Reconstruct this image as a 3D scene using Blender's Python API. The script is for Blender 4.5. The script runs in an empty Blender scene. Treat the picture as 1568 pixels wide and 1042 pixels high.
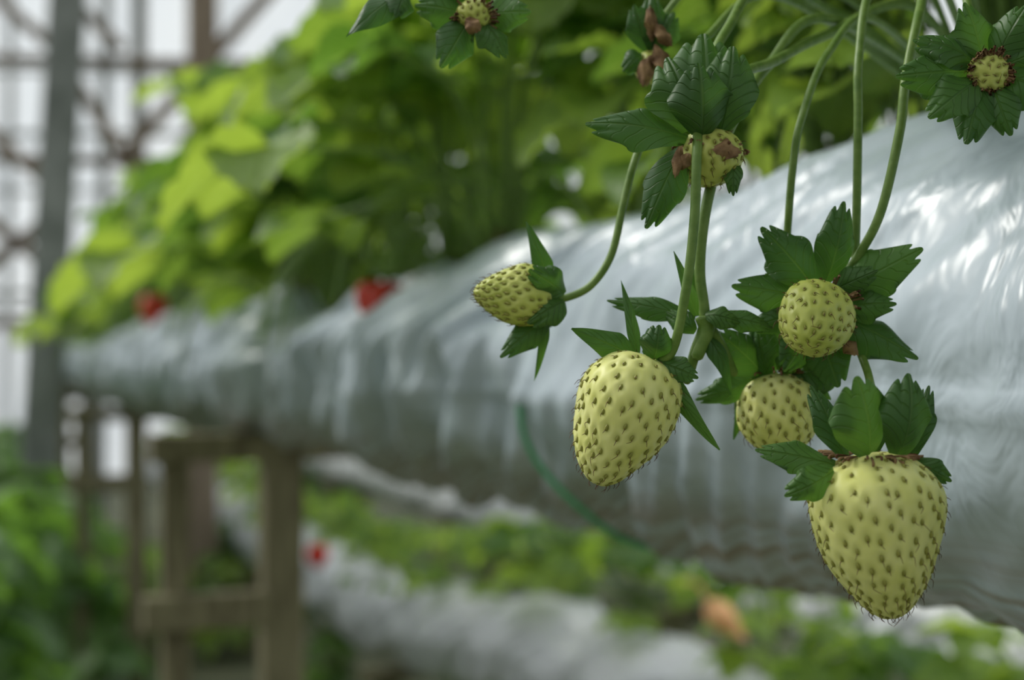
import bpy, math, random
import numpy as np
from mathutils import Vector, noise
CZ = 1.1
V = Vector
scene = bpy.context.scene
scene.view_settings.view_transform = 'Standard'

# ---------------------------------------------------------------- materials
def new_mat(name):
    m = bpy.data.materials.new(name); m.use_nodes = True
    nt = m.node_tree; nt.nodes.clear()
    return m, nt
def N(nt, typ, **kw):
    n = nt.nodes.new(typ)
    for k, v in kw.items():
        if k.startswith('i_'):
            n.inputs[k[2:].replace('_', ' ')].default_value = v
        else: setattr(n, k, v)
    return n
def link(nt, a, ao, b, bi): nt.links.new(a.outputs[ao], b.inputs[bi])
def ramp(nt, stops):
    r = nt.nodes.new('ShaderNodeValToRGB')
    e = r.color_ramp.elements
    while len(e) < len(stops): e.new(0.5)
    for el, (p, c) in zip(e, stops):
        el.position = p; el.color = (*c, 1)
    return r
def math_n(nt, op, a=None, b=None, va=None, vb=None):
    n = nt.nodes.new('ShaderNodeMath'); n.operation = op
    if a is not None: nt.links.new(a, n.inputs[0])
    if b is not None: nt.links.new(b, n.inputs[1])
    if va is not None: n.inputs[0].default_value = va
    if vb is not None: n.inputs[1].default_value = vb
    return n.outputs[0]

def leaf_mat(name, dark, light, vein, trans, rough=0.45, veins=7.0, nscale=60, tcol=None, bump=0.0006):
    m, nt = new_mat(name)
    out = N(nt, 'ShaderNodeOutputMaterial')
    uv = N(nt, 'ShaderNodeUVMap'); sep = N(nt, 'ShaderNodeSeparateXYZ')
    link(nt, uv, 0, sep, 0)
    c = math_n(nt, 'ABSOLUTE', sep.outputs[0])
    t = sep.outputs[1]
    ph = math_n(nt, 'FRACT', math_n(nt, 'MULTIPLY', math_n(nt, 'SUBTRACT', t, math_n(nt, 'MULTIPLY', c, vb=0.35)), vb=veins))
    d = math_n(nt, 'ABSOLUTE', math_n(nt, 'SUBTRACT', ph, vb=0.5))
    mr = N(nt, 'ShaderNodeMapRange'); mr.inputs[1].default_value = 0.10; mr.inputs[2].default_value = 0.0
    nt.links.new(d, mr.inputs[0])
    mr2 = N(nt, 'ShaderNodeMapRange'); mr2.inputs[1].default_value = 0.07; mr2.inputs[2].default_value = 0.0
    nt.links.new(c, mr2.inputs[0])
    v = math_n(nt, 'MAXIMUM', math_n(nt, 'MULTIPLY', mr.outputs[0], vb=0.55), mr2.outputs[0])
    at = N(nt, 'ShaderNodeAttribute', attribute_name='rnd')
    geo = N(nt, 'ShaderNodeNewGeometry')
    no = N(nt, 'ShaderNodeTexNoise'); no.inputs['Scale'].default_value = nscale; no.inputs['Detail'].default_value = 4
    link(nt, geo, 'Position', no, 'Vector')
    f = math_n(nt, 'ADD', math_n(nt, 'MULTIPLY', at.outputs['Fac'], vb=0.75), math_n(nt, 'MULTIPLY', no.outputs[0], vb=0.3))
    r = ramp(nt, [(0.05, dark), (0.95, light)]); nt.links.new(f, r.inputs[0])
    mx = N(nt, 'ShaderNodeMixRGB'); mx.inputs[2].default_value = (*vein, 1)
    nt.links.new(math_n(nt, 'MULTIPLY', v, vb=0.5), mx.inputs[0]); link(nt, r, 0, mx, 1)
    p = N(nt, 'ShaderNodeBsdfPrincipled'); p.inputs['Roughness'].default_value = rough
    p.inputs['Specular IOR Level'].default_value = 0.4
    link(nt, mx, 0, p, 'Base Color')
    bp = N(nt, 'ShaderNodeBump'); bp.inputs['Distance'].default_value = bump; bp.inputs['Strength'].default_value = 0.8
    hh = math_n(nt, 'SUBTRACT', math_n(nt, 'MULTIPLY', no.outputs[0], vb=0.5), v)
    nt.links.new(hh, bp.inputs['Height']); link(nt, bp, 0, p, 'Normal')
    tr = N(nt, 'ShaderNodeBsdfTranslucent')
    mt = N(nt, 'ShaderNodeMixRGB'); mt.blend_type = 'MULTIPLY'; mt.inputs[0].default_value = 1
    mt.inputs[2].default_value = (*(tcol or (2.2, 2.4, 0.8)), 1); link(nt, mx, 0, mt, 1); link(nt, mt, 0, tr, 0)
    ms = N(nt, 'ShaderNodeMixShader'); ms.inputs[0].default_value = trans
    link(nt, p, 0, ms, 1); link(nt, tr, 0, ms, 2); link(nt, ms, 0, out, 0)
    return m

def simple_mat(name, c1, c2, scale=50, rough=0.6, bump=0.0, spec=0.4, sss=0.0, stretch=None, metal=0):
    m, nt = new_mat(name)
    out = N(nt, 'ShaderNodeOutputMaterial'); p = N(nt, 'ShaderNodeBsdfPrincipled')
    geo = N(nt, 'ShaderNodeNewGeometry'); no = N(nt, 'ShaderNodeTexNoise')
    no.inputs['Scale'].default_value = scale; no.inputs['Detail'].default_value = 5
    mp = N(nt, 'ShaderNodeMapping')
    if stretch: mp.inputs['Scale'].default_value = stretch
    link(nt, geo, 'Position', mp, 0); link(nt, mp, 0, no, 'Vector')
    r = ramp(nt, [(0.32, c1), (0.68, c2)]); link(nt, no, 0, r, 0); link(nt, r, 0, p, 'Base Color')
    p.inputs['Roughness'].default_value = rough; p.inputs['Specular IOR Level'].default_value = spec
    p.inputs['Metallic'].default_value = metal
    if sss:
        p.inputs['Subsurface Weight'].default_value = sss; p.inputs['Subsurface Scale'].default_value = 0.002
        p.inputs['Subsurface Radius'].default_value = (1, .9, .3)
    if bump:
        b = N(nt, 'ShaderNodeBump'); b.inputs['Distance'].default_value = bump; link(nt, no, 0, b, 'Height'); link(nt, b, 0, p, 'Normal')
    link(nt, p, 0, out, 0)
    return m

M_SEPAL = leaf_mat('sepal_green', (0.036, 0.10, 0.026), (0.095, 0.20, 0.048), (0.15, 0.26, 0.09), 0.28, nscale=150, veins=6, bump=0.0007)
M_LEAF = leaf_mat('leaf_green', (0.060, 0.16, 0.030), (0.25, 0.38, 0.085), (0.29, 0.42, 0.16), 0.48, nscale=25, bump=0.002, tcol=(2.2, 1.95, 0.9))
M_BUSH = leaf_mat('weed_leaf_green', (0.05, 0.12, 0.04), (0.17, 0.29, 0.09), (0.18, 0.30, 0.12), 0.35, nscale=10, bump=0.002)
M_STEM = simple_mat('stem_green', (0.12, 0.22, 0.035), (0.20, 0.31, 0.07), 300, 0.45, 0.0002, sss=0.2)
M_SEED = simple_mat('seed_olive', (0.24, 0.24, 0.04), (0.38, 0.37, 0.08), 400, 0.4)
M_HAIR = simple_mat('style_brown', (0.06, 0.022, 0.009), (0.17, 0.07, 0.025), 500, 0.6)
M_DRY = simple_mat('dried_petal', (0.12, 0.06, 0.025), (0.40, 0.25, 0.12), 300, 0.8, 0.0006)
M_WOOD = simple_mat('weathered_wood', (0.11, 0.095, 0.05), (0.25, 0.23, 0.13), 14, 0.8, 0.002, stretch=(6, 6, 1))
M_STEEL = simple_mat('galvanised_steel', (0.17, 0.19, 0.17), (0.32, 0.34, 0.32), 9, 0.5, 0.0, metal=0.1)
M_WOODB = simple_mat('brown_wood_post', (0.20, 0.15, 0.11), (0.34, 0.27, 0.20), 9, 0.8, 0.002, stretch=(6, 6, 1))
M_CROWN = simple_mat('crown_brown', (0.05, 0.03, 0.015), (0.16, 0.09, 0.04), 90, 0.9, 0.003)
M_STRING = simple_mat('green_twine', (0.05, 0.36, 0.14), (0.12, 0.48, 0.22), 300, 0.6)
M_ORANGE = simple_mat('dry_leaf_orange', (0.85, 0.42, 0.15), (0.95, 0.55, 0.28), 40, 0.7)

def flesh_mat(name, base, top, pitc):
    m, nt = new_mat(name)
    out = N(nt, 'ShaderNodeOutputMaterial'); p = N(nt, 'ShaderNodeBsdfPrincipled')
    at = N(nt, 'ShaderNodeAttribute', attribute_name='rnd')
    geo = N(nt, 'ShaderNodeNewGeometry'); no = N(nt, 'ShaderNodeTexNoise'); no.inputs['Scale'].default_value = 130
    link(nt, geo, 'Position', no, 'Vector')
    r = ramp(nt, [(0.3, base), (0.7, top)]); link(nt, no, 0, r, 0)
    mx = N(nt, 'ShaderNodeMixRGB'); mx.inputs[2].default_value = (*pitc, 1)
    link(nt, at, 'Fac', mx, 0); link(nt, r, 0, mx, 1); link(nt, mx, 0, p, 'Base Color')
    p.inputs['Roughness'].default_value = 0.42; p.inputs['Specular IOR Level'].default_value = 0.35
    p.inputs['Subsurface Weight'].default_value = 0.35; p.inputs['Subsurface Scale'].default_value = 0.0025
    p.inputs['Subsurface Radius'].default_value = (1, 0.9, 0.3)
    link(nt, p, 0, out, 0)
    return m
M_FLESH = flesh_mat('unripe_flesh', (0.75, 0.765, 0.225), (0.87, 0.87, 0.34), (0.42, 0.46, 0.07))
M_FLESHG = flesh_mat('young_flesh', (0.50, 0.56, 0.11), (0.63, 0.66, 0.18), (0.27, 0.33, 0.045))
M_REDF = flesh_mat('ripe_flesh', (0.60, 0.02, 0.01), (0.75, 0.04, 0.015), (0.4, 0.02, 0.01))

def film_mat(name, c1, c2, dirt):
    m, nt = new_mat(name)
    out = N(nt, 'ShaderNodeOutputMaterial'); p = N(nt, 'ShaderNodeBsdfPrincipled')
    uv = N(nt, 'ShaderNodeUVMap'); mp = N(nt, 'ShaderNodeMapping'); mp.inputs['Scale'].default_value = (34, 1.6, 1); mp.inputs['Rotation'].default_value = (0, 0, .03)
    link(nt, uv, 0, mp, 0)
    n1 = N(nt, 'ShaderNodeTexNoise'); n1.inputs['Scale'].default_value = 1; n1.inputs['Detail'].default_value = 3; n1.inputs['Distortion'].default_value = 1.2
    link(nt, mp, 0, n1, 'Vector')
    geo = N(nt, 'ShaderNodeNewGeometry'); n2 = N(nt, 'ShaderNodeTexNoise'); n2.inputs['Scale'].default_value = 16; n2.inputs['Detail'].default_value = 6
    link(nt, geo, 'Position', n2, 'Vector')
    sep = N(nt, 'ShaderNodeSeparateXYZ'); link(nt, geo, 'Position', sep, 0)
    base = ramp(nt, [(0.3, c1), (0.7, c2)]); link(nt, n2, 0, base, 0)
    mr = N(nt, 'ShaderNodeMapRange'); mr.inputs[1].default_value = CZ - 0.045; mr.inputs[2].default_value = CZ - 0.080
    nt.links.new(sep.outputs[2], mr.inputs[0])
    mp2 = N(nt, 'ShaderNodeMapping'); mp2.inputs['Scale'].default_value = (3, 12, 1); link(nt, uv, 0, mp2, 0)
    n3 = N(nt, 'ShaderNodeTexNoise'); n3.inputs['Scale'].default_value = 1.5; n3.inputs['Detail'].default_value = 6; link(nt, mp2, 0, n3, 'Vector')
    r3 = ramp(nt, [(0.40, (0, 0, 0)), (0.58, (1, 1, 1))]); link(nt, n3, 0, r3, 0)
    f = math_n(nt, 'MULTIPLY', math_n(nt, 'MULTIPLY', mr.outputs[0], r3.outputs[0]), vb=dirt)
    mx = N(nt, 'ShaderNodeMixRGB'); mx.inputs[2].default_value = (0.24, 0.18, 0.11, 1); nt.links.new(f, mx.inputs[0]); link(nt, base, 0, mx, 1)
    link(nt, mx, 0, p, 'Base Color')
    p.inputs['Roughness'].default_value = 0.28; p.inputs['Specular IOR Level'].default_value = 0.55
    b = N(nt, 'ShaderNodeBump'); b.inputs['Distance'].default_value = 0.0045; b.inputs['Strength'].default_value = 0.75
    link(nt, n1, 0, b, 'Height'); 
    b2 = N(nt, 'ShaderNodeBump'); b2.inputs['Distance'].default_value = 0.002; b2.inputs['Strength'].default_value = 0.5
    n4 = N(nt, 'ShaderNodeTexNoise'); n4.inputs['Scale'].default_value = 38; n4.inputs['Detail'].default_value = 2; link(nt, geo, 'Position', n4, 'Vector')
    link(nt, n4, 0, b2, 'Height'); link(nt, b, 0, b2, 'Normal'); link(nt, b2, 0, p, 'Normal')
    link(nt, p, 0, out, 0)
    return m
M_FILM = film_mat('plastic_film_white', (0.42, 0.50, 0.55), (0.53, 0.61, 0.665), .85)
M_FILM_LIT = film_mat('plastic_film_painted_lit', (0.64, 0.67, 0.70), (0.76, 0.79, 0.81), .15)  # same film, base lightened to paint in light the lower tubes lack

def sheet_mat():
    m, nt = new_mat('greenhouse_film')
    out = N(nt, 'ShaderNodeOutputMaterial')
    geo = N(nt, 'ShaderNodeNewGeometry'); no = N(nt, 'ShaderNodeTexNoise'); no.inputs['Scale'].default_value = 1.5
    mp = N(nt, 'ShaderNodeMapping'); mp.inputs['Scale'].default_value = (3, 1, 0.6); link(nt, geo, 'Position', mp, 0); link(nt, mp, 0, no, 'Vector')
    r = ramp(nt, [(0.3, (0.84, 0.87, 0.91)), (0.7, (0.97, 0.98, 1.0))]); link(nt, no, 0, r, 0)
    d = N(nt, 'ShaderNodeBsdfDiffuse'); t = N(nt, 'ShaderNodeBsdfTranslucent'); link(nt, r, 0, d, 0); link(nt, r, 0, t, 0)
    ms = N(nt, 'ShaderNodeMixShader'); ms.inputs[0].default_value = 0.88; link(nt, d, 0, ms, 1); link(nt, t, 0, ms, 2); link(nt, ms, 0, out, 0)
    return m
M_SHEET = sheet_mat()
M_GROUND = simple_mat('soil_and_weeds', (0.05, 0.06, 0.03), (0.16, 0.17, 0.10), 5, 0.95, 0.02)

# ---------------------------------------------------------------- mesh builder
class MB:
    def __init__(s): s.v = []; s.f = []; s.m = []; s.uv = []; s.r = []; s.mats = []
    def mi(s, mat):
        if mat not in s.mats: s.mats.append(mat)
        return s.mats.index(mat)
    def grid(s, P, mat, uvs=None, rnd=None, closed=False):
        a, b = P.shape[:2]; o = len(s.v); k = s.mi(mat)
        s.v.extend(map(tuple, P.reshape(-1, 3)))
        s.uv.extend(map(tuple, uvs.reshape(-1, 2)) if uvs is not None else [(0.5, 0.5)] * (a * b))
        if rnd is None: s.r.extend([0.5] * (a * b))
        elif np.isscalar(rnd): s.r.extend([float(rnd)] * (a * b))
        else: s.r.extend(map(float, rnd.reshape(-1)))
        bb = b if closed else b - 1
        for i in range(a - 1):
            for j in range(bb):
                j2 = (j + 1) % b
                s.f.append((o + i * b + j, o + i * b + j2, o + (i + 1) * b + j2, o + (i + 1) * b + j)); s.m.append(k)
    def mesh(s, name):
        me = bpy.data.meshes.new(name)
        me.from_pydata(s.v, [], s.f)
        for m in s.mats: me.materials.append(m)
        me.polygons.foreach_set('material_index', s.m)
        me.polygons.foreach_set('use_smooth', [True] * len(s.f))
        uvl = me.uv_layers.new(name='UVMap')
        idx = np.zeros(len(me.loops), dtype=np.int32); me.loops.foreach_get('vertex_index', idx)
        uvl.data.foreach_set('uv', np.array(s.uv, dtype=np.float32)[idx].ravel())
        at = me.attributes.new('rnd', 'FLOAT', 'POINT'); at.data.foreach_set('value', np.array(s.r, dtype=np.float32))
        me.update()
        return me
    def finish(s, name, flat=False):
        A = np.array(s.v); c = A.mean(axis=0); s.v = [tuple(x) for x in (A - c)]
        me = s.mesh(name)
        if flat: me.polygons.foreach_set('use_smooth', [False] * len(s.f))
        ob = bpy.data.objects.new(name, me); ob.location = (c[0], c[1], c[2] + CZ)
        scene.collection.objects.link(ob)
        return ob

def catmull(pts, sub=8):
    pts = [V(p) for p in pts]
    if len(pts) == 2: return [pts[0].lerp(pts[1], i / sub) for i in range(sub + 1)]
    P = [pts[0] * 2 - pts[1]] + pts + [pts[-1] * 2 - pts[-2]]
    out = []
    for i in range(1, len(P) - 2):
        a, b, c, d = P[i - 1], P[i], P[i + 1], P[i + 2]
        for k in range(sub):
            t = k / sub
            out.append(0.5 * ((2 * b) + (c - a) * t + (2 * a - 5 * b + 4 * c - d) * t * t + (3 * b - a - 3 * c + d) * t ** 3))
    out.append(pts[-1]); return out
def tube(mb, pts, r0, r1, mat, seg=8, sub=8, rnd=0.5):
    P = catmull(pts, sub) if sub else [V(p) for p in pts]
    n = len(P); G = np.zeros((n, seg, 3)); ref = V((0.3, 0.9, 0.2))
    for i, p in enumerate(P):
        t = (P[min(i + 1, n - 1)] - P[max(i - 1, 0)]).normalized()
        a = t.cross(ref)
        if a.length < 0.05: a = t.cross(V((1, 0, 0)))
        a.normalize(); b = t.cross(a)
        r = r0 + (r1 - r0) * i / (n - 1)
        if i == 0 or i == n - 1: r *= 0.6
        for j in range(seg):
            an = 2 * math.pi * j / seg
            G[i, j] = p + (a * math.cos(an) + b * math.sin(an)) * r
    mb.grid(G, mat, rnd=rnd, closed=True)

def leaf(mb, base, tip, W, mat, normal=(0, -1, 0), bend=0.0, curl=0.0, cup=0.12, kind='sepal', rnd=0.5, nt=16, nc=15, P=0.66, wav=0.03):
    base = V(base); tip = V(tip); L = tip - base; n0 = V(normal)
    side = L.cross(n0)
    if side.length < 1e-6: side = L.cross(V((1, 0.2, 0)))
    side.normalize(); n = side.cross(L).normalized(); ll = L.length
    T = np.linspace(0, 1, nt); C = np.linspace(-1, 1, nc); G = np.zeros((nt, nc, 3)); UV = np.zeros((nt, nc, 2))
    ph = (base.x + tip.z) * 3000
    for i, t in enumerate(T):
        if kind == 'sepal':
            w = 0.28 + 0.72 * math.sin(math.pi / 2 * t / .6) if t < .6 else 1 - .30 * ((t - .6) / .4) ** 2
        elif kind == 'lance':
            w = (0.35 + 0.65 * math.sin(math.pi / 2 * t / .3)) if t < .3 else max(0.02, (1 - (t - .3) / .7)) ** .8
        else:
            w = math.sin(math.pi * min(1, t ** 0.8 * 0.97 + 0.01)) ** 0.75 + 0.02
            w *= 1 + 0.10 * ((t * 8) % 1.0 - 0.5) * (1 if t > .15 else 0)
        for j, c in enumerate(C):
            if kind == 'sepal':
                e = 1 - .38 * abs(c) ** 2.6 - .12 * (1 - abs(math.cos(math.pi * c / P))) ** 1.5; al = t * (1 - (1 - e) * t * t)
            else:
                al = t
            off = bend * 4 * t * (1 - t) + curl * t * t - cup * W * c * c * w + wav * W * math.sin(9 * t + ph + c * 2) * abs(c)
            if kind == 'leaflet': off += 0.035 * W * math.cos((t - .35 * abs(c)) * 2 * math.pi * 6) * (1 if abs(c) > .1 else 0)
            G[i, j] = base + L * al + side * (c * w * W / 2) + n * off
            UV[i, j] = (c, t)
    mb.grid(G, mat, UV, rnd)

def vec(a): return np.array([a[0], a[1], a[2]])
def berry(mb, top, tip, R, k=0.25, n=230, seed=1, lump=0.035, mat=None, res=(150, 200), hair=0.0020, pitd=0.00048, pitr=0.00108, hairs=True, power=0.92):
    rng = np.random.RandomState(seed)
    top = V(top); tip = V(tip); w = tip - top; L = w.length; w.normalize()
    u = w.cross(V((0, 1, 0.1))).normalized(); v = w.cross(u)
    nw, nu, nv, T0 = vec(w), vec(u), vec(v), vec(top)
    def g(ph): return np.sin(ph) ** power * (1 + k * np.cos(ph)) * 1.0
    gm = g(np.linspace(0.01, 3.13, 200)).max()
    o = rng.rand(3) * 6
    def S(ph, la):
        r = R * g(ph) / gm * (1 + lump * np.sin(2 * la + o[0]) * np.sin(ph) + lump * 0.7 * np.sin(3 * la + o[1] + 2 * ph) + lump * .6 * np.sin(5 * ph + la + o[2]) * np.sin(ph))
        z = L * (1 - np.cos(ph)) / 2
        return T0 + z[..., None] * nw + (r * np.cos(la))[..., None] * nu + (r * np.sin(la))[..., None] * nv
    ph = np.linspace(0.0001, math.pi - 0.0001, res[0]); la = np.linspace(0, 2 * math.pi, res[1], endpoint=False)
    PH, LA = np.meshgrid(ph, la, indexing='ij')
    G = S(PH, LA)
    i = np.arange(n); sp = np.arccos(1 - 2 * (i + .5) / n); sl = (i * 2.399963) % (2 * math.pi)
    sp = np.clip(sp + rng.randn(n) * 0.03, 0.12, 3.08); sl = sl + rng.randn(n) * 0.05 / np.maximum(np.sin(sp), .3)
    SP = S(sp, sl); e = 1e-3
    dph = S(sp + e, sl) - SP; dla = S(sp, sl + e) - SP
    dph /= np.linalg.norm(dph, axis=1)[:, None]
    nn = np.cross(dla, dph); nn /= np.linalg.norm(nn, axis=1)[:, None]
    cen = T0 + nw * L * 0.45
    sg = np.sign(np.sum(nn * (SP - cen), axis=1)); nn *= sg[:, None]
    gph = np.gradient(G, axis=0); gla = np.roll(G, -1, axis=1) - np.roll(G, 1, axis=1)
    gn = np.cross(gla, gph); gn /= (np.linalg.norm(gn, axis=2)[..., None] + 1e-12)
    gn *= np.sign(np.sum(gn * (G - cen), axis=2))[..., None]
    Fg = G.reshape(-1, 3); pit = np.zeros(len(Fg)); dep = np.zeros(len(Fg)); sc = (0.72 + 0.35 * np.sin(sp)) * (0.85 + .3 * rng.rand(n))
    for q in range(n):
        dv = Fg - SP[q]; al = dv @ dph[q]; d2 = np.sum(dv * dv, axis=1); r2 = pitr * sc[q]
        rr = (d2 - al * al) / r2 ** 2 + al * al / (1.5 * r2) ** 2
        ex = np.exp(-rr); dep = np.maximum(dep, ex); pit = np.maximum(pit, np.exp(-rr * 3.0))
    Fg = Fg - gn.reshape(-1, 3) * (dep * pitd)[:, None]
    mb.grid(Fg.reshape(G.shape), mat or M_FLESH, rnd=pit.reshape(PH.shape) * 0.7, closed=True)
    for q in range(n):
        c = SP[q] - nn[q] * pitd * 0.5; s1 = np.cross(nn[q], dph[q]); m = sc[q] * pitr
        A = np.linspace(0, math.pi, 6)[:, None]; B = np.linspace(0, 2 * math.pi, 7, endpoint=False)[None, :]
        wd = np.sin(A) * (1 - 0.25 * np.cos(A))
        Q = c + (np.cos(A) * 0.72 * m * np.ones_like(B))[..., None] * (-dph[q]) + (wd * np.cos(B) * .38 * m)[..., None] * s1 + (wd * np.sin(B) * .36 * m)[..., None] * nn[q]
        mb.grid(Q, M_SEED, closed=True)
        if hairs:
            h = hair * (0.6 + 0.6 * rng.rand()) * (0.6 + 0.5 * (sp[q] / math.pi))
            ed = nn[q] * (0.5 + .3 * rng.rand()) + dph[q] * (0.5 + .5 * rng.rand()) + s1 * rng.randn() * 0.4
            p0 = SP[q] - nn[q] * pitd * .5 + dph[q] * m * .3; p2 = p0 + ed * h; p1 = p0 + nn[q] * h * .45 + dph[q] * h * .15
            tube(mb, [p0, p1, p2], 0.00011, 0.00005, M_HAIR, seg=4, sub=3)

def mm(p): return (p[0] / 1000, p[1] / 1000, p[2] / 1000)
rg = random.Random(5)
def sepals(mb, lst):
    for s in lst:
        b, t, w = s[0], s[1], s[2]; kind = s[3] if len(s) > 3 else 'sepal'
        bend = (s[4] if len(s) > 4 else rg.uniform(1.0, 3.0)) / 1000
        nrm = s[5] if len(s) > 5 else (rg.uniform(-.45, .45), -1, rg.uniform(-.15, .5))
        leaf(mb, mm(b), mm(t), w / 1000, M_SEPAL, nrm, bend, rg.uniform(-2.5, 1.5) / 1000, rg.uniform(0.12, .28), kind, rg.uniform(0.1, 0.9), nt=24, nc=37, P=rg.choice([.66, .56, .62]), wav=0.07)
def stem(mb, pts, r0=1.1, r1=1.0): tube(mb, [mm(p) for p in pts], r0 / 1000, r1 / 1000, M_STEM, seg=12, sub=10)
def stamens(mb, c, ax, r, n=22):
    c = V(mm(c)); ax = V(ax).normalized(); u = ax.cross(V((0, 1, .1))).normalized(); v = ax.cross(u)
    for i in range(n):
        a = rg.uniform(0, 6.283); d = u * math.cos(a) + v * math.sin(a)
        p0 = c + d * r * .6 / 1000; p1 = c + d * r * rg.uniform(.95, 1.25) / 1000 + ax * rg.uniform(-.6, 1.0) / 1000
        p2 = p1 + (d * rg.uniform(-.2, .9) + ax * rg.uniform(.0, 1.2)) / 1000
        tube(mb, [p0, p1, p2], .0002, .00040, M_DRY if i % 3 else M_HAIR, seg=5, sub=3)

# ---------------------------------------------------------------- fruit (camera-height origin, mm: right, forward, up)
# A
mb = MB(); berry(mb, mm((81.3, 324, -21.5)), mm((87, 321, -59.3)), .0157, 0.36, 250, 3, power=.90, lump=.045)
stem(mb, [(82.3, 324, -22), (85.5, 333, -12), (87.5, 345, -4), (87.5, 360, 8), (87.6, 359, 25), (87.8, 358, 41.7), (88.1, 358, 61.6), (89.3, 362, 78.2), (97, 378, 100), (125, 430, 118), (165, 500, 90)], 1.0, 1.2)
sepals(mb, [((80.5, 317, -21.5), (75.5, 312, -3.5), 16), ((87, 317, -21.5), (89.6, 314, -3.5), 13), ((91, 320, -22), (95.5, 322, -6), 7),
  ((76, 320, -23), (69, 325, -6), 8), ((73.5, 320, -24), (55.5, 322, -21.0), 8), ((72.5, 317, -25), (60.5, 315, -30.5), 8.5),
  ((92, 320, -23), (99, 317, -27.5), 6), ((84, 328, -22), (84, 334, -5), 11), ((89, 327, -22), (96, 332, -10), 9)])
stamens(mb, (82, 323.5, -22), (0, 0, -1), 9.5, 60)
mb.finish('unripe_strawberry')
# B
mb = MB(); berry(mb, mm((33.0, 346, 0.8)), mm((20.5, 342, -30.5)), .0132, 0.32, 190, 8, power=.90, lump=.045)
stem(mb, [(32.5, 346, 0), (38.6, 341, 1.7), (42.0, 338, 18), (43.9, 338, 34.9), (44.6, 339, 50), (47, 349, 62), (56, 370, 86), (82, 420, 112), (150, 500, 95)], 1.15, 1.3)
sepals(mb, [((29.5, 345, 1), (14.5, 343, 7.6), 8, 'lance', 1.5), ((31, 347, 1), (27, 351, 19.6), 3.4, 'lance', 2), ((34.5, 342, 0), (35.4, 338, 8.4), 8.5),
  ((35.2, 342, -.4), (45, 340, -4.8), 7.5), ((36, 344, -2), (51, 345, -22), 5.5, 'lance', 2.5), ((33, 349, 1), (40, 356, 8), 8)])
stamens(mb, (32.5, 345.6, .2), (-.3, 0, -1), 5, 20)
mb.finish('unripe_strawberry')
# C
mb = MB(); berry(mb, mm((68.3, 366, -4.0)), mm((69.5, 361, -24.4)), .0108, 0.12, 130, 12, pitr=.0010)
stem(mb, [(68.3, 366, -4), (69.4, 372, -1), (72, 372, 17), (71.2, 363, 34.6), (72.4, 362, 50.6), (74.9, 364, 62.3), (85.5, 380, 83), (106, 410, 99), (160, 500, 92)], .95, 1.1)
sepals(mb, [((63, 364, -5.5), (47.5, 364, -10.5), 7.5), ((65, 364, -4), (52, 361, 7.2), 12), ((66, 363, -4), (62.5, 359, 8), 12),
  ((71, 363, -4), (83, 358, -4), 11), ((69, 362, -3.5), (72, 358, 4), 9), ((61, 367, -8), (58, 367, -21), 4.5, 'lance'), ((73, 364, -4), (82, 362, -12), 8)])
stamens(mb, (68.3, 365.5, -4), (0, -.2, -1), 7, 30)
mb.finish('unripe_strawberry')
# D
mb = MB(); berry(mb, mm((77.5, 353, 15.5)), mm((71.0, 336, 3.6)), .0092, 0.15, 120, 17, mat=M_FLESHG, pitr=.0009)
stem(mb, [(77.5, 353, 15), (82, 358, 18), (87.5, 353, 27), (92, 350, 37.5), (96.5, 350, 57), (98.5, 352, 70), (105, 362, 90), (120, 400, 112), (165, 490, 92)], 1.1, 1.3)
sepals(mb, [((76, 354, 18), (62.5, 351, 33), 13), ((79, 355, 19), (82.5, 350, 39.5), 10.5), ((81, 354, 16), (102, 349, 27.5), 13),
  ((82, 353, 13), (95.5, 349, 13.5), 9), ((81, 354, 11), (101, 350, 0), 12), ((77, 355, 8), (81.7, 352, -7), 13), ((75, 356, 15), (55, 352, 18.5), 11),
  ((74, 356, 12), (60, 352, 8), 9), ((75, 356, 8), (68.6, 353, -3), 10), ((80, 354, 17), (90, 346, 22), 8)])
stamens(mb, (78.5, 352, 13), (-.3, -1, -.5), 7.5, 34)
leaf(mb, mm((82, 350, 5)), mm((86, 349, 1)), .004, M_DRY, (0, -1, .2), .001, 0, .3, 'sepal', wav=.2)
mb.finish('unripe_strawberry')
# E
mb = MB(); berry(mb, mm((10.5, 365, 15.8)), mm((-10, 360, 17.2)), .0082, 0.40, 150, 21, mat=M_FLESHG, pitr=.00085, hair=.0014)
stem(mb, [(10.5, 365, 16), (14.5, 366, 16.2), (20.6, 366, 19.4), (25.9, 366, 27.4), (29.2, 367, 41), (32.5, 368, 53), (39.3, 375, 68), (53.6, 390, 89), (81, 420, 108), (150, 500, 93)], 1.0, 1.1)
sepals(mb, [((9.5, 364, 20), (4, 362, 35.5), 5.5, 'lance'), ((13.5, 363, 17), (4.5, 354, 22.5), 9), ((13.5, 363, 15), (5, 355, 10), 9),
  ((10.5, 364, 12), (-3, 362, .2), 8), ((9, 364, 10.4), (6, 366, -6), 2.8, 'lance'), ((12, 368, 17), (3, 374, 22), 9), ((12, 368, 15), (3, 375, 10), 9)])
mb.finish('unripe_strawberry')
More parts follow.
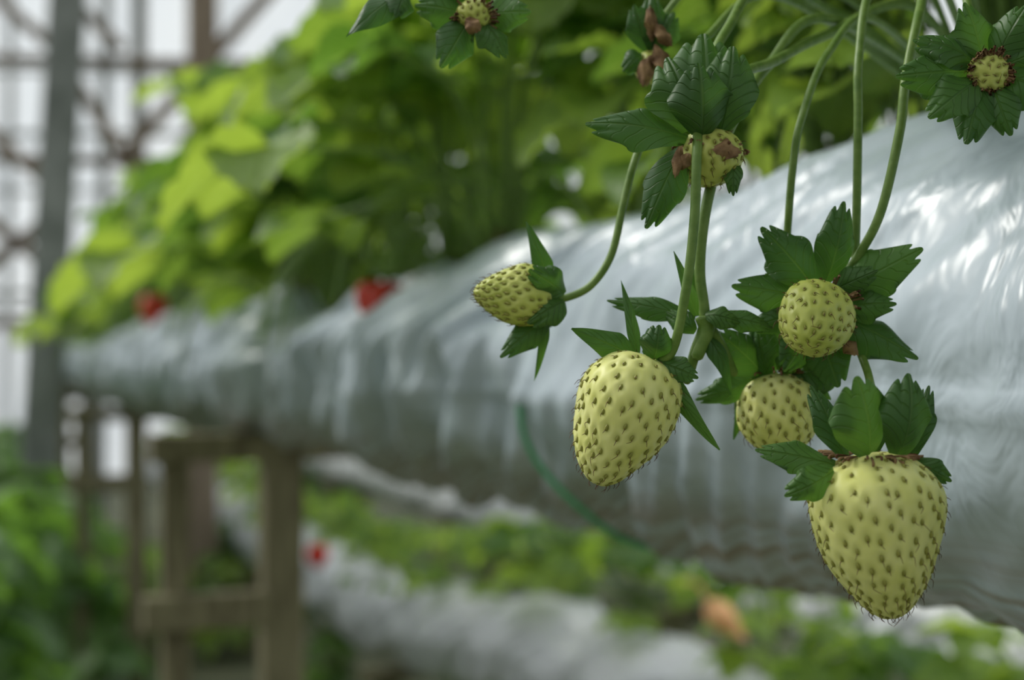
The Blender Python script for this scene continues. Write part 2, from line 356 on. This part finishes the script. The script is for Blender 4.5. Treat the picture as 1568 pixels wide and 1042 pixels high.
# F  young fruit wrapped by its calyx
mb = MB(); berry(mb, mm((48.6, 350, 56)), mm((48.8, 345, 43.6)), .0086, 0.0, 100, 25, mat=M_FLESHG, pitr=.0009)
stem(mb, [(48.6, 351, 56), (52, 355, 66), (60, 362, 74), (70, 378, 80), (88.5, 400, 92), (123, 430, 108), (165, 495, 92)], 1.2, 1.5)
fl = (0, -1, .1)
sepals(mb, [((44, 343, 56), (38.0, 343, 74), 18, 'sepal', 4, fl), ((46, 341, 54.5), (44.5, 336, 71), 16, 'sepal', 3.5, fl), ((47, 345, 56), (47, 345, 80.0), 23, 'sepal', 4, fl), ((51, 343, 56), (53.5, 341, 76), 16, 'sepal', 4, fl),
  ((43, 344, 54), (18, 342, 58), 12), ((42, 345, 52), (32.5, 342, 32.5), 11), ((54, 346, 50), (54, 343, 40), 5), ((51, 349, 57), (57, 350, 70), 11)])
stamens(mb, (48.6, 348.6, 52), (0, -.1, -1), 8.5, 40)
for (b, t, w) in [((48, 339.5, 51.5), (55.5, 340, 50), 5.5), ((41, 342, 52), (39.5, 341, 44), 3), ((43, 341, 50), (40.5, 342, 46), 3.5)]:
    leaf(mb, mm(b), mm(t), w / 1000, M_DRY, (0, -1, .2), .001, 0, .3, 'sepal', wav=.2)
mb.finish('unripe_strawberry')
# G  spent flower facing camera at upper right
mb = MB(); berry(mb, mm((112.3, 333, 68.3)), mm((111, 326.5, 66)), .0050, 0.0, 60, 31, mat=M_FLESHG, pitr=.0008, hair=.0022, res=(70, 90))
stem(mb, [(112.3, 333, 68.3), (114, 342, 72), (115, 352, 84), (120, 375, 104), (140, 430, 115), (168, 495, 92)], 1.0, 1.2)
sepals(mb, [((109, 332, 68), (90.5, 328, 66.5), 12), ((110, 332, 69), (94.5, 331, 75.5), 10), ((111, 332, 70), (106.5, 330, 84), 11), ((114, 332, 70), (120.5, 329, 83), 11),
  ((110, 331, 66), (96.5, 326, 56), 11), ((111, 331, 65), (105, 325, 51), 10.5), ((113, 331, 65), (115, 325, 52.5), 9), ((115, 331, 67), (127, 328, 60), 12), ((115, 332, 69), (128, 329, 74), 11)])
stamens(mb, (112, 328.5, 67.4), (-.1, -1, -.2), 4.2, 120)
mb.finish('unripe_strawberry')
# H  spent flower at upper left
mb = MB(); berry(mb, mm((-9.5, 368, 92)), mm((-10, 362, 86.5)), .0048, 0.0, 50, 35, mat=M_FLESHG, pitr=.0008, hair=.001, res=(60, 80))
stem(mb, [(-9.5, 368, 92), (-6, 372, 97), (8, 385, 103), (45, 420, 112), (110, 470, 116), (158, 505, 92)], .9, 1.2)
sepals(mb, [((-12, 367, 90), (-25, 364, 92), 10), ((-11, 366, 89), (-18.5, 362, 75), 11), ((-9, 366, 89), (-1.7, 362, 77.0), 9), ((-8, 367, 90), (5, 364, 90), 10), ((-10, 368, 92), (-18, 366, 101), 9), ((-28, 366, 96), (-42.5, 361, 83), 10, 'lance'), ((-28, 366, 96), (-30, 362, 88), 8)])
stem(mb, [(-9.5, 369, 93), (-20, 368, 99), (-28, 366, 95)], .7, .5)
stamens(mb, (-9.5, 364, 88), (0, -1, -.5), 4.8, 46)
leaf(mb, mm((-12, 360, 87)), mm((-8, 359, 84)), .0045, M_DRY, (0, -1, 0), .001, 0, .3, 'sepal', wav=.2)
mb.finish('unripe_strawberry')
# I  dried blossom behind
mb = MB(); berry(mb, mm((38, 384, 84)), mm((37.5, 382, 75)), .0045, 0.1, 50, 41, mat=M_FLESHG, pitr=.0008, hair=.001, res=(60, 80))
stem(mb, [(38, 384, 84), (42, 388, 95), (60, 400, 110), (110, 460, 118), (160, 505, 92)], .9, 1.1)
sepals(mb, [((37, 382, 84), (33, 380, 96), 9), ((39, 382, 84), (44, 380, 94), 9), ((36, 383, 83), (30, 380, 78), 7), ((38, 382, 84), (38, 381, 99), 9)])
for (b, t, w) in [((38, 380, 86), (37, 377, 95), 4), ((39, 379, 85), (41, 377, 76), 5), ((37, 379, 82), (35, 377, 73), 5), ((38, 378, 90), (43, 377, 84), 4)]:
    leaf(mb, mm(b), mm(t), w / 1000, M_DRY, (0, -1, .2), .0015, 0, .4, 'sepal', wav=.25)
mb.finish('unripe_strawberry')
# bract node
mb = MB(); stem(mb, [(44, 356, -6), (46, 353, 2), (48.2, 352, 10), (47, 352, 22), (47.8, 351, 34), (50.5, 352, 46), (56, 358, 60), (69.7, 382, 80), (92, 405, 98), (160, 500, 93)], 1.4, 1.4)
stem(mb, [(48.2, 352, 10), (53, 355, 3), (57, 360, -4)], 1.6, 1.2)
stem(mb, [(48.2, 352, 11), (48.6, 352, 7), (46, 352, 0)], 2.6, 1.5)
sepals(mb, [((46, 353, 10.5), (24, 358, 15.5), 6.5), ((46, 351, 11), (40, 349, 27), 3.6, 'lance', 2.5), ((47, 355, 11), (44.5, 356, 26), 6, 'lance', 2), ((50, 352, 11), (65, 352, 7.5), 6),
  ((48, 350, 11), (56, 347, 10), 6), ((49, 352, 6), (55, 354, -9), 5, 'lance'), ((46, 352, 7), (39, 351, 12), 6)])
mb.finish('strawberry_peduncle')

# ---------------------------------------------------------------- row frame
D = V((-0.3474, 0.9377, 0)); E = V((0.9377, 0.3474, 0))
def row(s, e, z): return D * s + E * e + V((0, 0, z))
def interp(x, pts): return float(np.interp(x, [p[0] for p in pts], [p[1] for p in pts]))
def grow_tube(name, ecen, zfun, topf, botf, latf, s0, s1, wr=1.0, near=True, seed=0, mat=None):
    mat = mat or M_FILM
    S = np.concatenate([np.arange(s0, 1.3, 0.0035), np.arange(1.3, s1, 0.012)]) if near else np.arange(s0, s1, 0.015)
    nth = 130; G = np.zeros((len(S), nth, 3)); UV = np.zeros((len(S), nth, 2))
    for i, s in enumerate(S):
        rt, rb, rl = topf(s), botf(s), latf(s); zc = zfun(s)
        gather = interp(s, [(-.4, .3), (.35, .35), (.5, .9), (.8, 1.7), (1.6, 2.2), (9, 2.2)])
        big = interp(s, [(-.4, 0), (.5, 0), (.75, .7), (1.0, 1), (9, 1)])
        for j in range(nth):
            th = 2 * math.pi * j / nth; cs, sn = math.cos(th), math.sin(th)
            sl = s + 0.08 * sn * abs(sn) + .05 * sn
            w1 = noise.noise(V((sl * 34 + cs * 1.0, sn * 1.3 + seed, cs * 1.0)))
            w2 = noise.noise(V((s * 8 + 3, sn * 2.2, cs * 2 + seed)))
            w3 = noise.noise(V((sl * 95, sn * 2.0 + seed, cs * 2 + 7)))
            w4 = noise.noise(V((sl * 16 + 9, sn * .9 + seed, cs * .8)))
            ridge = 1 - abs(w1) * 2.4
            amp = (0.55 + 0.45 * abs(sn)) * gather * (1 + (1.2 if near and s < .7 else 0) * max(0, -sn - .3))
            dr = (ridge * 0.0050 * amp + w2 * 0.009 + w3 * 0.0024 * amp + (.35 - abs(w4)) * .042 * big) * wr
            seam = math.exp(-((sn + 0.10 + 0.12 * min(max(s, 0), 1)) / 0.022) ** 2) * 0.0030 if cs < 0 else 0
            r = dr + seam
            vz = (rt if sn > 0 else rb)
            G[i, j] = row(s, ecen + (rl + r) * cs, zc + (vz + r) * sn)
            UV[i, j] = (s, th)
    mb = MB(); mb.grid(G, mat, UV, closed=True)
    for i, sg in ((0, -1), (len(S) - 1, 1)):
        c = G[i].mean(axis=0); ring = G[i]
        K = np.stack([ring, c + (ring - c) * .55, c + (ring - c) * .02]); K[1:] += vec(D) * 0.015 * sg
        mb.grid(K, mat, closed=True)
    return mb.finish(name)
top1 = [(-.4, .084), (.3, .084), (.5, .082), (.65, .073), (.8, .061), (1.0, .052), (1.3, .040), (1.45, .028), (1.53, .018), (1.57, .054), (1.65, .068), (2.4, .072), (3.4, .062), (3.8, .034), (3.9, .014), (3.96, .046), (4.4, .04), (9, .04)]
bot1 = [(-.4, .092), (.7, .088), (.9, .083), (1.3, .076), (1.45, .062), (1.53, .048), (1.58, .077), (2, .087), (2.6, .099), (3.5, .107), (3.88, .06), (3.95, .10), (4.8, .11), (9, .11)]
lat1 = [(-.4, .09), (.7, .088), (1.3, .078), (1.46, .056), (1.53, .045), (1.58, .078), (2.5, .086), (3.7, .082), (3.9, .04), (3.96, .076), (4.4, .08), (9, .08)]
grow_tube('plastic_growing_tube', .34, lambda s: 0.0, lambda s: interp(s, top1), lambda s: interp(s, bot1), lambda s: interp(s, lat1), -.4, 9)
def lump(s): return .060 + .032 * abs(math.sin(math.pi * (s + .1) / .52)) ** .45
zlow = lambda s: interp(s, [(0, -.50), (2.1, -.50), (2.6, -.55), (3.3, -.62), (4.5, -.62), (9, -.62)])
grow_tube('plastic_growing_tube', .90, zlow, lump, lump, lump, .4, 9, .8, near=False, seed=5, mat=M_FILM_LIT)
grow_tube('plastic_growing_tube', 1.6, lambda s: -.50, lump, lump, lump, .4, 9, .8, near=False, seed=9, mat=M_FILM_LIT)
grow_tube('plastic_growing_tube', 2.5, lambda s: -.50, lump, lump, lump, .8, 9, .8, near=False, seed=13, mat=M_FILM_LIT)

mb = MB()
tw = []
for k in range(10):
    a = math.radians(193 + k * 9)
    tw.append(row(.645 + .006 * math.sin(k * 1.1), .34 + .100 * math.cos(a), .099 * math.sin(a)))
tube(mb, tw, .0016, .0016, M_STRING, 8, 6)
mb.finish('green_twine')

# ---------------------------------------------------------------- plants
def plant_mesh(name, seed, nl, hmin, hmax, spread, lsize, mat=None, peds=4):
    r = random.Random(seed); mb = MB(); mat = mat or M_LEAF
    tube(mb, [(0, 0, -.01), (0, 0, .015), (0.003, 0, .035)], .016, .009, M_CROWN, 9, 4)
    for i in range(nl):
        a = i * 2.4 + r.uniform(-.4, .4); q = r.random()
        h = hmin + (hmax - hmin) * (1 - q * q * .9) * r.uniform(.7, 1); R = spread * (.3 + .7 * q) * r.uniform(.8, 1.1)
        o = V((math.cos(a), math.sin(a), 0)); end = o * R + V((0, 0, h))
        mid = o * R * .38 + V((0, 0, h * .62 + .03))
        tube(mb, [o * .006 + V((0, 0, .01)), mid, end], .0020, .0013, M_STEM, 6, 6)
        dr = r.uniform(-.1, .75); rn = r.random()
        ls = lsize * r.uniform(.7, 1.2)
        fw = (o * math.cos(dr) - V((0, 0, math.sin(dr)))); sd = o.cross(V((0, 0, 1)))
        up = V((r.uniform(-.5, .5), r.uniform(-.5, .5), 1))
        leaf(mb, end, end + fw * ls, ls * .82, mat, up, ls * .06, -ls * .12, -.16, 'leaflet', rn, 17, 9, wav=.05)
        for sg in (-1, 1):
            f2 = (fw * .42 + sd * sg * .9 - V((0, 0, .12))).normalized()
            leaf(mb, end, end + f2 * ls * .93, ls * .78, mat, up, ls * .05, -ls * .12, -.16, 'leaflet', min(1, max(0, rn + r.uniform(-.15, .15))), 17, 9, wav=.05)
    for i in range(peds):
        a = r.uniform(0, 6.28); o = V((math.cos(a), math.sin(a), 0))
        tube(mb, [o * .005, o * .06 + V((0, 0, .07)), o * .13 + V((0, 0, .03)), o * .15 + V((0, 0, -.03))], .0014, .001, M_STEM, 6, 6)
    return mb.mesh(name)
VAR = [plant_mesh('strawberry_plant_%d' % i, 10 + i, 15, .04, .26, .18, .082) for i in range(4)]
TALL = [plant_mesh('strawberry_plant_tall_%d' % i, 30 + i, 24, .19, .29, .17, .08, peds=0) for i in range(2)]
BUSH = [plant_mesh('weed_%d' % i, 50 + i, 34, .02, .30, .16, .07, M_BUSH, peds=0) for i in range(2)]
def put(me, name, loc, rot, sc=1.0, tilt=0):
    ob = bpy.data.objects.new(name, me); ob.location = (loc.x, loc.y, loc.z + CZ); ob.rotation_euler = (tilt, 0, rot); ob.scale = (sc, sc, sc)
    scene.collection.objects.link(ob); return ob
R2 = random.Random(77)
for s in (.10, .22, .34, .46, .60):
    put(TALL[int(s * 50) % 2], 'strawberry_plant', row(s, .35 + (.04 if s > .3 else 0), interp(s, top1) - .005), R2.uniform(0, 6.28))
for s, sc, k in ((.56, .62, 0), (.70, .72, 2), (.47, .6, 3), (.38, .6, 1)):
    put(VAR[k], 'strawberry_plant', row(s, .41, interp(s, top1) - .02), R2.uniform(0, 6.28), sc)
s = .84; kk = 0
while s < 8.5:
    put(R2.choice(VAR), 'strawberry_plant', row(s + R2.uniform(-.03, .03), R2.uniform(.31, .37), interp(s, top1) - .005), R2.uniform(0, 6.28), R2.uniform(.8, 1.15))
    if s < 2.2 and kk % 2 == 0: put(R2.choice(VAR), 'strawberry_plant', row(s + R2.uniform(-.03, .03), R2.uniform(.385, .41), interp(s, top1) - .02), R2.uniform(0, 6.28), R2.uniform(.85, 1.05))
    s += .16 if s < 4 else .25; kk += 1
for ee, zf, st, sp0, sp1, k0, k1 in ((.90, zlow, 1.1, .22, .36, .5, .8), (1.6, lambda s: -.5, 1.0, .13, .22, .7, 1.0), (2.5, lambda s: -.5, 1.3, .2, .35, .7, 1.0)):
    s = st
    while s < 8.5:
        put(R2.choice(VAR), 'strawberry_plant', row(s, ee + R2.uniform(-.01, .07), zf(s) + .065), R2.uniform(0, 6.28), R2.uniform(k0, k1)); s += R2.uniform(sp0, sp1)
for i in range(36):
    s = R2.uniform(2.3, 8); e = R2.uniform(-.35, .06)
    if s < 3.6 and e > -.06: e -= .16
    put(R2.choice(BUSH), 'weed_clump', row(s, e, -1.0), R2.uniform(0, 6.28), R2.uniform(1.3, 2.4))
for i in range(40):
    s = R2.uniform(2.5, 9); e = R2.uniform(.25, 4)
    put(R2.choice(BUSH + VAR[:1]), 'weed_clump', row(s, e, -1.0), R2.uniform(0, 6.28), R2.uniform(.8, 1.5))

def ripe(x, y, z, R):
    mb = MB(); berry(mb, (x, y, z + R), (x, y, z - R * 1.3), R, .2, 60, 3, mat=M_REDF, res=(40, 50), hairs=False, pitr=.0012)
    tube(mb, [(x, y, z + R), (x + .005, y + .01, z + R + .03), (x + .02, y + .06, z + R + .04)], .0013, .0013, M_STEM, 6, 5)
    for i in range(6):
        a = i * 1.05; leaf(mb, (x, y, z + R), (x + math.cos(a) * R * .9, y + math.sin(a) * R * .9, z + R + .003), R * .6, M_SEPAL, (0, 0, 1), .002, nt=8, nc=7)
    mb.finish('ripe_strawberry')
ripe(-.090, 1.02, .042, .015); ripe(-.103, 1.04, .046, .013); ripe(-.655, 2.57, .095, .026); ripe(-.36, 2.6, -.36, .02)

mb = MB(); leaf(mb, (.222, 1.6, -.275), (.262, 1.57, -.315), .034, M_ORANGE, (-.3, -1, .6), .006, .004, .3, 'lance', .5, 17, 9, wav=.12)
tube(mb, [(.222, 1.6, -.275), (.215, 1.62, -.26), (.20, 1.66, -.26)], .0015, .0012, M_ORANGE, 6, 5); mb.finish('dry_leaf')

# ---------------------------------------------------------------- timber supports
def beam(mb, p0, p1, w, h, mat, up=(0, 0, 1)):
    p0, p1 = V(p0), V(p1); t = (p1 - p0).normalized(); u = V(up)
    if abs(t.dot(u)) > .95: u = D
    a = t.cross(u).normalized(); b = a.cross(t); bv = 0.12
    cs = []
    for (sx, sy) in ((1, 1), (-1, 1), (-1, -1), (1, -1)):
        for (fx, fy) in (((1, 1 - bv), (1 - bv, 1)) if sx * sy > 0 else ((1 - bv, 1), (1, 1 - bv))):
            cs.append((sx * fx, sy * fy))
    n = 6; G = np.zeros((n + 3, 8, 3))
    for i in range(n + 3):
        f = min(max((i - 1) / n, 0), 1); k = .0 if i in (0, n + 2) else 1
        p = p0.lerp(p1, f)
        for j, (x, y) in enumerate(cs): G[i, j] = p + a * x * w / 2 * k + b * y * h / 2 * k
    mb.grid(G, mat, closed=True)
def support(s, e, ztop, w=.05, name='wooden_support_frame', left=.13):
    mb = MB()
    beam(mb, row(s, e, -1.0), row(s, e, ztop - .03), w, w, M_WOOD)
    beam(mb, row(s + .0, e - left, -1.0), row(s, e - left, ztop - .03), w * .65, w * .65, M_WOOD)
    beam(mb, row(s - .01, e - left - .03, ztop - .017), row(s - .01, e + .16, ztop - .017), w * .8, .034, M_WOOD)
    beam(mb, row(s - .02, e - left - .04, -.305), row(s - .02, e - .02, -.305), .03, .042, M_WOOD)
    return mb.finish(name, flat=True)
for s, zt in ((-.2, -.093), (1.75, -.09), (3.62, -.118), (5.5, -.118), (7.3, -.118)): support(s, .34, zt)
for ee in (.90, 1.6, 2.5):
    for s in (1.3, 3.0, 4.8, 6.6):
        mb = MB(); zt = (zlow(s) if ee == .9 else -.5) - .09
        beam(mb, row(s, ee - .08, -1), row(s, ee - .08, zt - .03), .045, .045, M_WOOD); beam(mb, row(s, ee + .08, -1), row(s, ee + .08, zt - .03), .045, .045, M_WOOD)
        beam(mb, row(s, ee - .14, zt - .015), row(s, ee + .14, zt - .015), .045, .03, M_WOOD); mb.finish('wooden_support_frame', flat=True)

# ---------------------------------------------------------------- greenhouse structure
mb = MB()
beam(mb, (-1.72, 5, -1.0), (-1.50, 5, 2.6), .13, .11, M_STEEL)
beam(mb, (-1.39, 5.2, -1.0), (-1.37, 5.2, 2.6), .05, .05, M_STEEL)
for z in (1.06, .70, .1): beam(mb, (-4.5, 5.1, z + .1), (-0.7, 5.1, z), .035, .035, M_WOODB)
for a, b in (((-2.4, 1.75), (-1.58, 1.07)), ((-1.42, .70), (-.80, 1.40)), ((-2.3, 1.19), (-1.63, .60)), ((-2.2, .75), (-1.65, .32)), ((-1.58, 1.02), (-1.36, .68)), ((-1.40, 1.12), (-1.80, 1.50)), ((-2.2, .1), (-1.6, .55))):
    beam(mb, (a[0], 5.05, a[1]), (b[0], 5.05, b[1]), .042, .042, M_WOODB)
for y in (7.5, 10.0):
    for x in (-3.6, -2.2): beam(mb, (x, y, -1), (x + .05, y, 3.4), .05, .05, M_STEEL)
    for z in (.35, 1.2, 2.05): beam(mb, (-6, y, z), (4, y, z), .03, .03, M_STEEL)
mb.finish('greenhouse_truss', flat=True)
mb = MB(); beam(mb, (-1.10, 5, -1.0), (-1.10, 5, 2.6), .10, .085, M_WOODB); beam(mb, (-1.25, 5, 1.9), (-.9, 5, 1.9), .05, .05, M_WOODB); mb.finish('wooden_post', flat=True)
mb = MB(); X = np.linspace(-10, 10, 120); Z = np.linspace(-1, 6, 20)
G = np.array([[[x, 12 + .05 * math.sin(x * 6.3) + .03 * math.sin(x * 17 + z), z] for x in X] for z in Z]); mb.grid(G, M_SHEET); mb.finish('wall_back')
mb = MB(); X = np.linspace(-25, 25, 90)
G = np.array([[[x, y + 10, -1.0 + .02 * noise.noise(V((x, y, 0)))] for x in X] for y in X]); mb.grid(G, M_GROUND); g = mb.finish('ground')

# ---------------------------------------------------------------- light
w = bpy.data.worlds.new('World'); scene.world = w; w.use_nodes = True; nt = w.node_tree; nt.nodes.clear()
out = N(nt, 'ShaderNodeOutputWorld'); bg = N(nt, 'ShaderNodeBackground'); tc = N(nt, 'ShaderNodeTexCoord'); sp = N(nt, 'ShaderNodeSeparateXYZ')
link(nt, tc, 'Generated', sp, 0)
r = ramp(nt, [(0.0, (.12, .14, .10)), (0.50, (.30, .33, .31)), (0.64, (.89, .92, .96)), (1.0, (1.0, 1.03, 1.07))])
nt.links.new(math_n(nt, 'ADD', math_n(nt, 'MULTIPLY', sp.outputs[2], vb=.5), vb=.5), r.inputs[0])
yb = N(nt, 'ShaderNodeMapRange'); yb.inputs[1].default_value = -1; yb.inputs[2].default_value = .9; yb.inputs[3].default_value = .40; yb.inputs[4].default_value = 1.8
nt.links.new(sp.outputs[1], yb.inputs[0])
link(nt, r, 0, bg, 0); link(nt, yb, 0, bg, 1); link(nt, bg, 0, out, 0)
sl = bpy.data.lights.new('sun', 'SUN'); sl.energy = 1.55; sl.angle = math.radians(16); sl.color = (1, .97, .9)
so = bpy.data.objects.new('sun', sl); scene.collection.objects.link(so)
so.rotation_euler = V((-.66, .34, .67)).to_track_quat('Z', 'Y').to_euler(); so.location = (-3, 3, 6)

cam = bpy.data.cameras.new('camera'); co = bpy.data.objects.new('camera', cam); scene.collection.objects.link(co); scene.camera = co
co.location = (0, 0, CZ); co.rotation_euler = (math.pi / 2, 0, 0)
cam.sensor_width = 36; cam.lens = 49.45; cam.shift_y = .0191; cam.clip_start = .01; cam.clip_end = 200
cam.dof.use_dof = True; cam.dof.focus_distance = .334; cam.dof.aperture_fstop = 8.7
